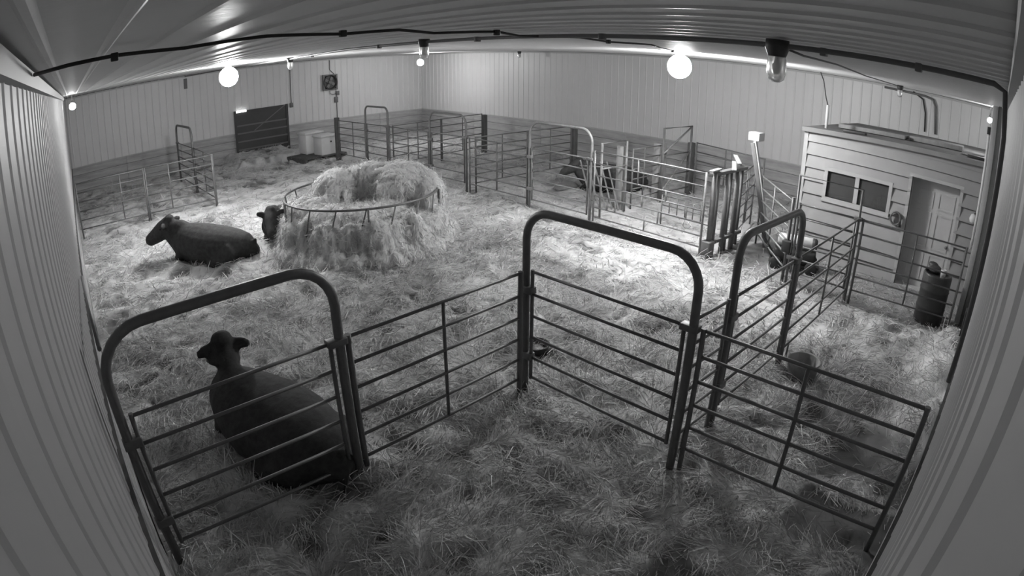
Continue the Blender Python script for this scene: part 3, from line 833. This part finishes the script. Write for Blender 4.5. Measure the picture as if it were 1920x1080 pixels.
# dark door in the far left wall
d = struct(MB().box((7.32, LY-0.075, -0.05), (9.80, LY-0.03, 2.12)).build('door_1', M['tarp']))
for z in (0.45, 0.80, 1.15, 1.48): MB().box((7.40, LY-0.10, z-0.03), (9.72, LY-0.075, z+0.03)).build('door_rail', M['rail_l'], d)
for x in (7.34, 9.76): MB().box((x-0.05, LY-0.10, -0.05), (x+0.05, LY-0.07, 2.14)).build('door_stile', M['dark'], d)
o = MB().box((-0.9, LY-0.085, -0.02), (0.9, LY-0.078, 0.02)).build('fold_line', M['rail_l'], d, (8.95, 0, 1.66)); o.rotation_euler = (0, -0.55, 0)
MB().box((7.40, LY-0.11, 2.06), (7.86, LY-0.08, 2.14)).build('lit_gap', M['gap'], d)

# white tubs on a low pallet
t = thing('wooden_pallet', 'low dark pallet under the two white tubs', 'pallet', (9.75, 21.7, 0), 0.12)
for k in range(8): MB().box((-1.0, -0.75+0.19*k, 0.17), (0.9, -0.60+0.19*k, 0.20)).build('slat', M['darkw'], t)
for x in (-0.95, -0.05, 0.85): MB().box((x-0.05, -0.75, 0.0), (x+0.05, 0.75, 0.168)).build('runner', M['darkw'], t)
def tub(label, x, y, w, h):
    t = thing('white_tub', label, 'tub', (x, y, 0.205), 0.12)
    MB().box((-w/2, -0.32, 0), (w/2, 0.32, h), 0.03).build('tub_body', M['white'], t)
    MB().box((-w/2-0.04, -0.36, h), (w/2+0.04, 0.36, h+0.09), 0.02).build('lid', M['white'], t)
    MB().tube([(0.1, -0.33, h*0.72), (0.1, -0.31, h*0.72)], 0.035, 10).build('drain_plug', M['dark'], t)
tub('taller white tub standing at the right end of the low pallet', 9.93, 21.35, 0.66, 0.70)
tub('white tub half hidden behind the taller one on the pallet', 9.72, 22.25, 0.8, 0.78)

# ------------------------------------------------------------------ office in the far right corner
OX, OY, OZ = 12.30, 4.28, 2.66
of = thing('office', 'pale sided office hut built into the far right corner', 'building', (OX, 0, 0))
DO = (0.77, 1.83, 0.02, 2.22)        # door opening y0 y1 z0 z1
WO = (2.30, 3.68, 1.38, 1.92)        # window opening
pitch = 0.27
def strip(y0, y1, z0, z1, zb, zt):
    """one siding board piece with a drip edge"""
    mb = MB()
    def px(z): return -0.045*(1-(z-zb)/0.27)-0.006      # sloping clapboard face
    if z0 <= zb+0.03 and z1 > z0+0.05:
        mb.box((-0.002, y0, z0), (0.0, y1, z0+0.016))
        z0 = z0+0.016
    a, c = px(z0), px(z1)
    mb.add([(a,y0,z0),(0,y0,z0),(0,y1,z0),(a,y1,z0),(c,y0,z1),(0,y0,z1),(0,y1,z1),(c,y1,z1)], [(0,3,2,1),(4,5,6,7),(0,1,5,4),(1,2,6,5),(2,3,7,6),(3,0,4,7)])
    mb.build('siding_board', M['siding'], of)
z = 0.0
while z < OZ-0.01:
    zt = min(z+pitch, OZ)
    rects = [(0.0, OY-0.07, z+0.003, zt)]
    for o in (DO, WO):
        new = []
        for (a, b, c, e) in rects:
            if o[1] <= a or o[0] >= b or o[3] <= c or o[2] >= e: new.append((a, b, c, e)); continue
            if o[0] > a: new.append((a, o[0], c, e))
            if o[1] < b: new.append((o[1], b, c, e))
            lo, hi = max(a, o[0]), min(b, o[1])
            if o[2] > c: new.append((lo, hi, c, o[2]))
            if o[3] < e: new.append((lo, hi, o[3], e))
        rects = new
    for (a, b, c, e) in rects:
        if b-a > 0.02 and e-c > 0.01: strip(a, b, c, e, z, zt)
    z += pitch
MB().box((-0.045, OY-0.07, 0), (0.03, OY+0.02, OZ)).build('corner_trim', M['trim'], of)
MB().box((0.03, OY-0.03, 0), (LX-OX-0.03, OY, OZ)).build('side_wall', M['siding'], of)
# inner lining that closes the room behind the boards, leaving both openings
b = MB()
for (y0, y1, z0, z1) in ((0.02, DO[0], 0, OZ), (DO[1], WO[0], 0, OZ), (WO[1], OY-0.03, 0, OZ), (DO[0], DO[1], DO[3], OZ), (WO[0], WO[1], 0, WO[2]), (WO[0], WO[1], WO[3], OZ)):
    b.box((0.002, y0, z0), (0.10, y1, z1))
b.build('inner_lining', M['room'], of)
# deep door recess
RD = 0.24
b = MB()
b.box((0.10, DO[1], 0), (RD+0.05, DO[1]+0.05, DO[3]+0.05)); b.box((0.10, DO[0]-0.05, 0), (RD+0.05, DO[0], DO[3]+0.05))
b.box((0.10, DO[0], DO[3]), (RD+0.05, DO[1], DO[3]+0.05)); b.box((0.0, DO[0], -0.02), (RD+0.05, DO[1], 0.02))
b.build('door_recess', M['door'], of)
b = MB()
b.box((-0.04, DO[1], 0.0), (0.03, DO[1]+0.07, DO[3]+0.07)); b.box((-0.04, DO[0]-0.07, 0.0), (0.03, DO[0], DO[3]+0.07)); b.box((-0.04, DO[0], DO[3]), (0.03, DO[1], DO[3]+0.07))
b.build('door_casing', M['trim'], of)
dl = MB().box((RD, DO[0], 0.02), (RD+0.045, DO[1], DO[3])).build('door_leaf', M['door'], of)
for (y0, y1, z0, z1) in ((0.86, 1.24, 1.66, 2.0), (1.34, 1.72, 1.66, 2.0), (0.86, 1.24, 0.85, 1.58), (1.34, 1.72, 0.85, 1.58), (0.86, 1.24, 0.15, 0.75), (1.34, 1.72, 0.15, 0.75)):
    fr = MB(); e = 0.035
    fr.box((RD-0.012, y0, z0), (RD, y0+e, z1)); fr.box((RD-0.012, y1-e, z0), (RD, y1, z1)); fr.box((RD-0.012, y0+e, z0), (RD, y1-e, z0+e)); fr.box((RD-0.012, y0+e, z1-e), (RD, y1-e, z1))
    fr.build('door_panel', M['door'], of)
yk = MB().lathe([(0.001, 0.0), (0.03, 0.0), (0.035, 0.03), (0.02, 0.06), (0.001, 0.065)], n=12)
yk.v = [(RD-z, 0.88+x, 0.98+y) for x, y, z in yk.v]; yk.build('door_knob', M['conduit'], of)
# window
wf = MB()
fw = 0.075
for (y0, y1, z0, z1) in ((WO[0]-fw, WO[0], WO[2]-fw, WO[3]+fw), (WO[1], WO[1]+fw, WO[2]-fw, WO[3]+fw), (WO[0], WO[1], WO[3], WO[3]+fw), (WO[0], WO[1], WO[2]-fw, WO[2])):
    wf.box((-0.05, y0, z0), (0.06, y1, z1))
ym = (WO[0]+WO[1])/2+0.02
wf.box((-0.03, ym-0.045, WO[2]), (0.05, ym+0.045, WO[3]))
wo = wf.build('window_frame', M['trim'], of)
for (y0, y1) in ((WO[0], ym-0.045), (ym+0.045, WO[1])):
    MB().box((0.015, y0, WO[2]), (0.021, y1, WO[3])).build('window_pane', M['pane'], wo)
MB().box((-0.06, WO[0]-0.09, WO[2]-fw-0.03), (0.0, WO[1]+0.09, WO[2]-fw)).build('window_sill', M['trim'], of)
# room seen through the window
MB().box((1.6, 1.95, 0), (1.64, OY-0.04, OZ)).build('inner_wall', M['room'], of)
for k, (y, h) in enumerate(((2.5, 0.28), (2.62, 0.18), (2.9, 0.22))):
    MB().lathe([(0.001, 0), (0.05, 0), (0.05, h*0.6), (0.02, h*0.8), (0.02, h), (0.001, h)], (0.3, y, 1.36), 10).build('shelf_bottle', M['grey'], of)
MB().box((0.12, 2.2, 1.32), (0.5, 3.9, 1.355)).build('window_shelf', M['room'], of)
# roof slab, slightly higher at the right
rf = MB()
za, zb2 = OZ, OZ+0.13
x0, x1, y0, y1 = -0.10, LX-OX-0.03, 0.05, OY+0.06
rf.add([(x0,y0,zb2),(x1,y0,zb2),(x1,y1,za),(x0,y1,za),(x0,y0,zb2+0.07),(x1,y0,zb2+0.07),(x1,y1,za+0.07),(x0,y1,za+0.07)], [(0,3,2,1),(4,5,6,7),(0,1,5,4),(1,2,6,5),(2,3,7,6),(3,0,4,7)])
ro = rf.build('roof', M['roof'], of)
f2 = MB()
f2.add([(-0.13,y0,zb2-0.02),(-0.10,y0,zb2-0.02),(-0.10,y1,za-0.02),(-0.13,y1,za-0.02),(-0.13,y0,zb2+0.075),(-0.10,y0,zb2+0.075),(-0.10,y1,za+0.075),(-0.13,y1,za+0.075)], [(0,3,2,1),(4,5,6,7),(0,1,5,4),(1,2,6,5),(2,3,7,6),(3,0,4,7)])
f2.build('fascia', M['fascia'], of)
f3 = MB()
f3.add([(-0.03,0.05,OZ-0.02),(0.1,0.05,OZ-0.02),(0.1,OY,OZ-0.02),(-0.03,OY,OZ-0.02),(-0.03,0.05,zb2),(0.1,0.05,zb2),(0.1,OY,za),(-0.03,OY,za)], [(0,3,2,1),(4,5,6,7),(0,1,5,4),(1,2,6,5),(2,3,7,6),(3,0,4,7)])
f3.build('eave_board', M['siding'], of)
# planks and sheets stored on the office roof
def roof_z(y): return za + (zb2-za)*(1-(y-y0)/(y1-y0)) + 0.07
for k, (x, ya, yb, w, h, lab) in enumerate(((1.45, 2.3, 3.9, 0.6, 0.09, 'left pale plank lying along the office roof'), (1.65, 0.95, 2.22, 0.6, 0.10, 'right pale plank lying along the office roof'), (0.8, 0.40, 0.9, 0.3, 0.06, 'short pale plank at the right end of the office roof'))):
    ymid = (ya+yb)/2
    o = MB().box((-w/2, -(yb-ya)/2, 0), (w/2, (yb-ya)/2, h), 0.008).build('roof_plank', M['postw'], None, (OX+x, ymid, roof_z(ymid)+0.012+k*0.0))
    o.rotation_euler = (-math.atan2(zb2-za, y1-y0), 0, 0)
    tag(o, lab, 'plank', 'planks on the office roof')
for k, (x, ya, yb, lab) in enumerate(((0.25, 3.0, 3.5, 'dark flat strip on the left front of the office roof'), (0.35, 0.25, 0.75, 'dark flat strip on the right front of the office roof'))):
    o = MB().box((-0.09, -(yb-ya)/2, 0), (0.09, (yb-ya)/2, 0.05), 0.008).build('dark_strip', M['dark'], None, (OX+x, (ya+yb)/2, roof_z((ya+yb)/2)+0.008))
    o.rotation_euler = (-math.atan2(zb2-za, y1-y0), 0, 0)
    tag(o, lab, 'strip', 'dark strips on the office roof')
t = thing('vent_pipe', 'white plastic pipe rising from the left end of the office roof', 'pipe', (12.75, 3.98, roof_z(3.98)))
MB().tube([(0,0,-0.01), (0,0,0.50)], 0.035, 10).build('pipe', M['white'], t)
MB().tube([(0,0,0.49), (-0.02,0.05,0.65), (0.05,0.15,1.0), (0.1,0.25,H-roof_z(3.98)-0.03)], 0.012, 6).build('wire', M['cable'], t)
wire('far_conduit', 'dark bent conduit dropping down the far wall behind the office roof', [(LX-0.065, 3.6, H-0.08), (LX-0.065, 2.4, H-0.10), (LX-0.065, 2.15, H-0.15), (LX-0.065, 2.07, H-0.32), (LX-0.065, 2.0, 2.9)], 0.035, M['conduit'], 'conduit')
wire('far_cable_bundle', 'thin dark cable bundle beside the bent conduit on the far wall', [(LX-0.06, 2.75, H-0.05), (LX-0.06, 2.45, H-0.2), (LX-0.06, 2.35, 3.4), (LX-0.06, 2.32, 2.9)], 0.022, M['cable'])
# things hung on the office wall
t = thing('wall_lamp', 'round white lamp hung on the office wall beside the column', 'lamp', (12.24, 0.40, 1.75))
MB().lathe([(0.001,-0.10),(0.07,-0.07),(0.09,0.0),(0.06,0.08),(0.001,0.10)], n=14).build('shade', M['white'], t)
MB().tube([(0.02,0,0.08),(0.02,-0.06,0.16),(0.03,-0.14,0.17)], 0.018, 8).build('arm', M['dark'], t)
MB().tube([(0.01,-0.05,0.1),(0.0,-0.09,-0.2),(0.02,-0.1,-0.5)], 0.016, 8).build('hanging_cord', M['dark'], t)
t = thing('hose_coil', 'small coiled hose hung between the office window and door', 'hose', (12.22, 2.05, 1.33))
for k in range(3):
    q = [(0.0-0.018*k, 0.11*math.cos(a), 0.13*math.sin(a)) for a in np.linspace(0, 2*PI, 20)]
    MB().tube(q, 0.016, 6).build('loop', M['conduit'], t)
MB().tube([(0.0, -0.09, 0.06), (-0.05, -0.12, -0.15)], 0.03, 8).build('nozzle', M['dark'], t)
# wooden column on the right wall
t = thing('wooden_column', 'pale wooden column standing against the right wall beside the office', 'column', (11.25, 0.15, 0))
MB().box((-0.14, -0.13, -0.05), (0.14, 0.02, H-0.01), 0.008).build('post', M['postw'], t)
MB().box((-0.19, 0.022, 0.0), (0.19, 0.13, H-0.02), 0.008).build('facing_board', M['trim'], t)
MB().tube([(-0.1, 0.16, 1.4), (-0.1, 0.16, 3.45)], 0.025, 8).build('white_pipe', M['white'], t)
MB().box((-0.14, 0.132, 3.42), (-0.06, 0.20, 3.55), 0.008).build('dark_coupling', M['dark'], t)
tag(MB().box((8.9, 0.0, 0.62), (9.12, 0.10, 1.0), 0.01).build('wall_cabinet', M['dark']), 'small dark box fixed low on the right wall', 'box')

# ------------------------------------------------------------------ loose things
t = thing('plastic_drum', 'dark plastic drum standing behind the panel near the office door', 'drum', (10.76, 0.80, 0.0))
MB().lathe([(0.001,0.0),(0.26,0.0),(0.285,0.03),(0.285,0.28),(0.295,0.30),(0.285,0.32),(0.285,0.60),(0.295,0.62),(0.285,0.64),(0.285,0.88),(0.27,0.91),(0.25,0.91),(0.24,0.88),(0.001,0.88)], n=28).build('drum_body', M['barrel'], t)
t = thing('dark_bag', 'crumpled dark bag on top of the plastic drum', 'bag', (10.84, 0.88, 0.89))
link('bag', blob_mesh('bag', [('e', (0,0,0.05), (0.17,0.13,0.07), None), ('e', (0.05,0.06,0.11), (0.08,0.1,0.05), None)], 0.02, M['dark'], 2), t)
t = tag(MB().lathe([(0.001,0),(0.045,0),(0.055,0.15),(0.05,0.15),(0.04,0.01),(0.001,0.01)], (0,0,0), 14).build('white_cup', M['white'], None, (10.62, 0.70, 0.885)), 'small white cup standing on the plastic drum', 'cup')
# compressor by the office wall
t = thing('air_compressor', 'dark wheeled compressor with a pale tank on the floor by the office', 'machine', (11.25, 3.85, 0.0), -1.25)
yl2 = MB().lathe([(0.001,-0.38),(0.08,-0.37),(0.12,-0.33),(0.12,0.34),(0.08,0.40),(0.001,0.41)], n=20); yl2.v = [(z, y, x+0.56) for x, y, z in yl2.v]
yl2.build('pale_tank', M['white'], t)
e2 = MB().lathe([(0.001,0.36),(0.122,0.34),(0.125,0.42),(0.08,0.45),(0.001,0.45)], n=20); e2.v = [(z, y, x+0.56) for x, y, z in e2.v]
e2.build('tank_cap', M['dark'], t)
MB().box((-0.42, -0.22, 0.16), (0.45, 0.22, 0.42), 0.05).build('engine_body', M['black'], t)
MB().box((-0.5, -0.18, 0.10), (0.55, 0.18, 0.155), 0.01).build('skid_frame', M['dark'], t)
for (x, y) in ((-0.35, -0.27), (-0.35, 0.27), (0.38, -0.27), (0.38, 0.27)):
    wv = MB().lathe([(0.001,-0.04),(0.10,-0.045),(0.13,-0.03),(0.13,0.03),(0.10,0.045),(0.001,0.04)], n=16); wv.v = [(x+a, y+c, 0.13+b) for a, b, c in wv.v]
    wv.build('wheel', M['black'], t)
MB().tube([(-0.45,-0.16,0.2),(-0.75,-0.16,0.6),(-0.75,0.16,0.6),(-0.45,0.16,0.2)], 0.018, 8).build('handle', M['conduit'], t)
# small posts left of the office gate
t = thing('post_pair', 'pair of slim steel posts with a dark chain box left of the square gate', 'post', (10.22, 3.66, 0))
upright('post', 0.0, 0.02, 1.62, 0.028, M['pipe'], t); upright('post', 0.12, 0.02, 1.60, 0.022, M['pipel'], t, 0.03)
MB().box((-0.10, -0.10, 0.62), (0.06, 0.08, 0.84), 0.02).build('chain_box', M['black'], t)
# buckets and tubs
t = thing('mineral_tub', 'round black rubber tub on the straw behind the near corner post', 'tub', (5.12, 4.92, z_at(5.12, 4.92)-0.01))
MB().lathe([(0.001,0.0),(0.15,0.0),(0.19,0.13),(0.175,0.13),(0.14,0.03),(0.001,0.03)], n=20).build('rubber_tub', M['black'], t)
MB().lathe([(0.001,0.032),(0.13,0.032),(0.10,0.07),(0.001,0.075)], n=16).build('mineral_block', M['grey'], t)
t = thing('grey_bucket', 'grey plastic tub sitting by the foot of the lane gate', 'bucket', (7.05, 1.98, z_at(7.05, 1.98)-0.01))
MB().lathe([(0.001,0.0),(0.19,0.0),(0.22,0.26),(0.235,0.27),(0.23,0.285),(0.205,0.27),(0.175,0.03),(0.001,0.03)], n=24).build('tub_body', M['grey_l'], t)
t = tag(link('feed_sack', blob_mesh('feed_sack', [('e', (0,0,0.14), (0.42,0.26,0.16), None), ('e', (0.2,0.08,0.12), (0.25,0.22,0.13), None)], 0.04, M['grey'], 4), None, (12.25, 10.95, 0.0)), 'lumpy grey sack lying beside the far black cow', 'sack')
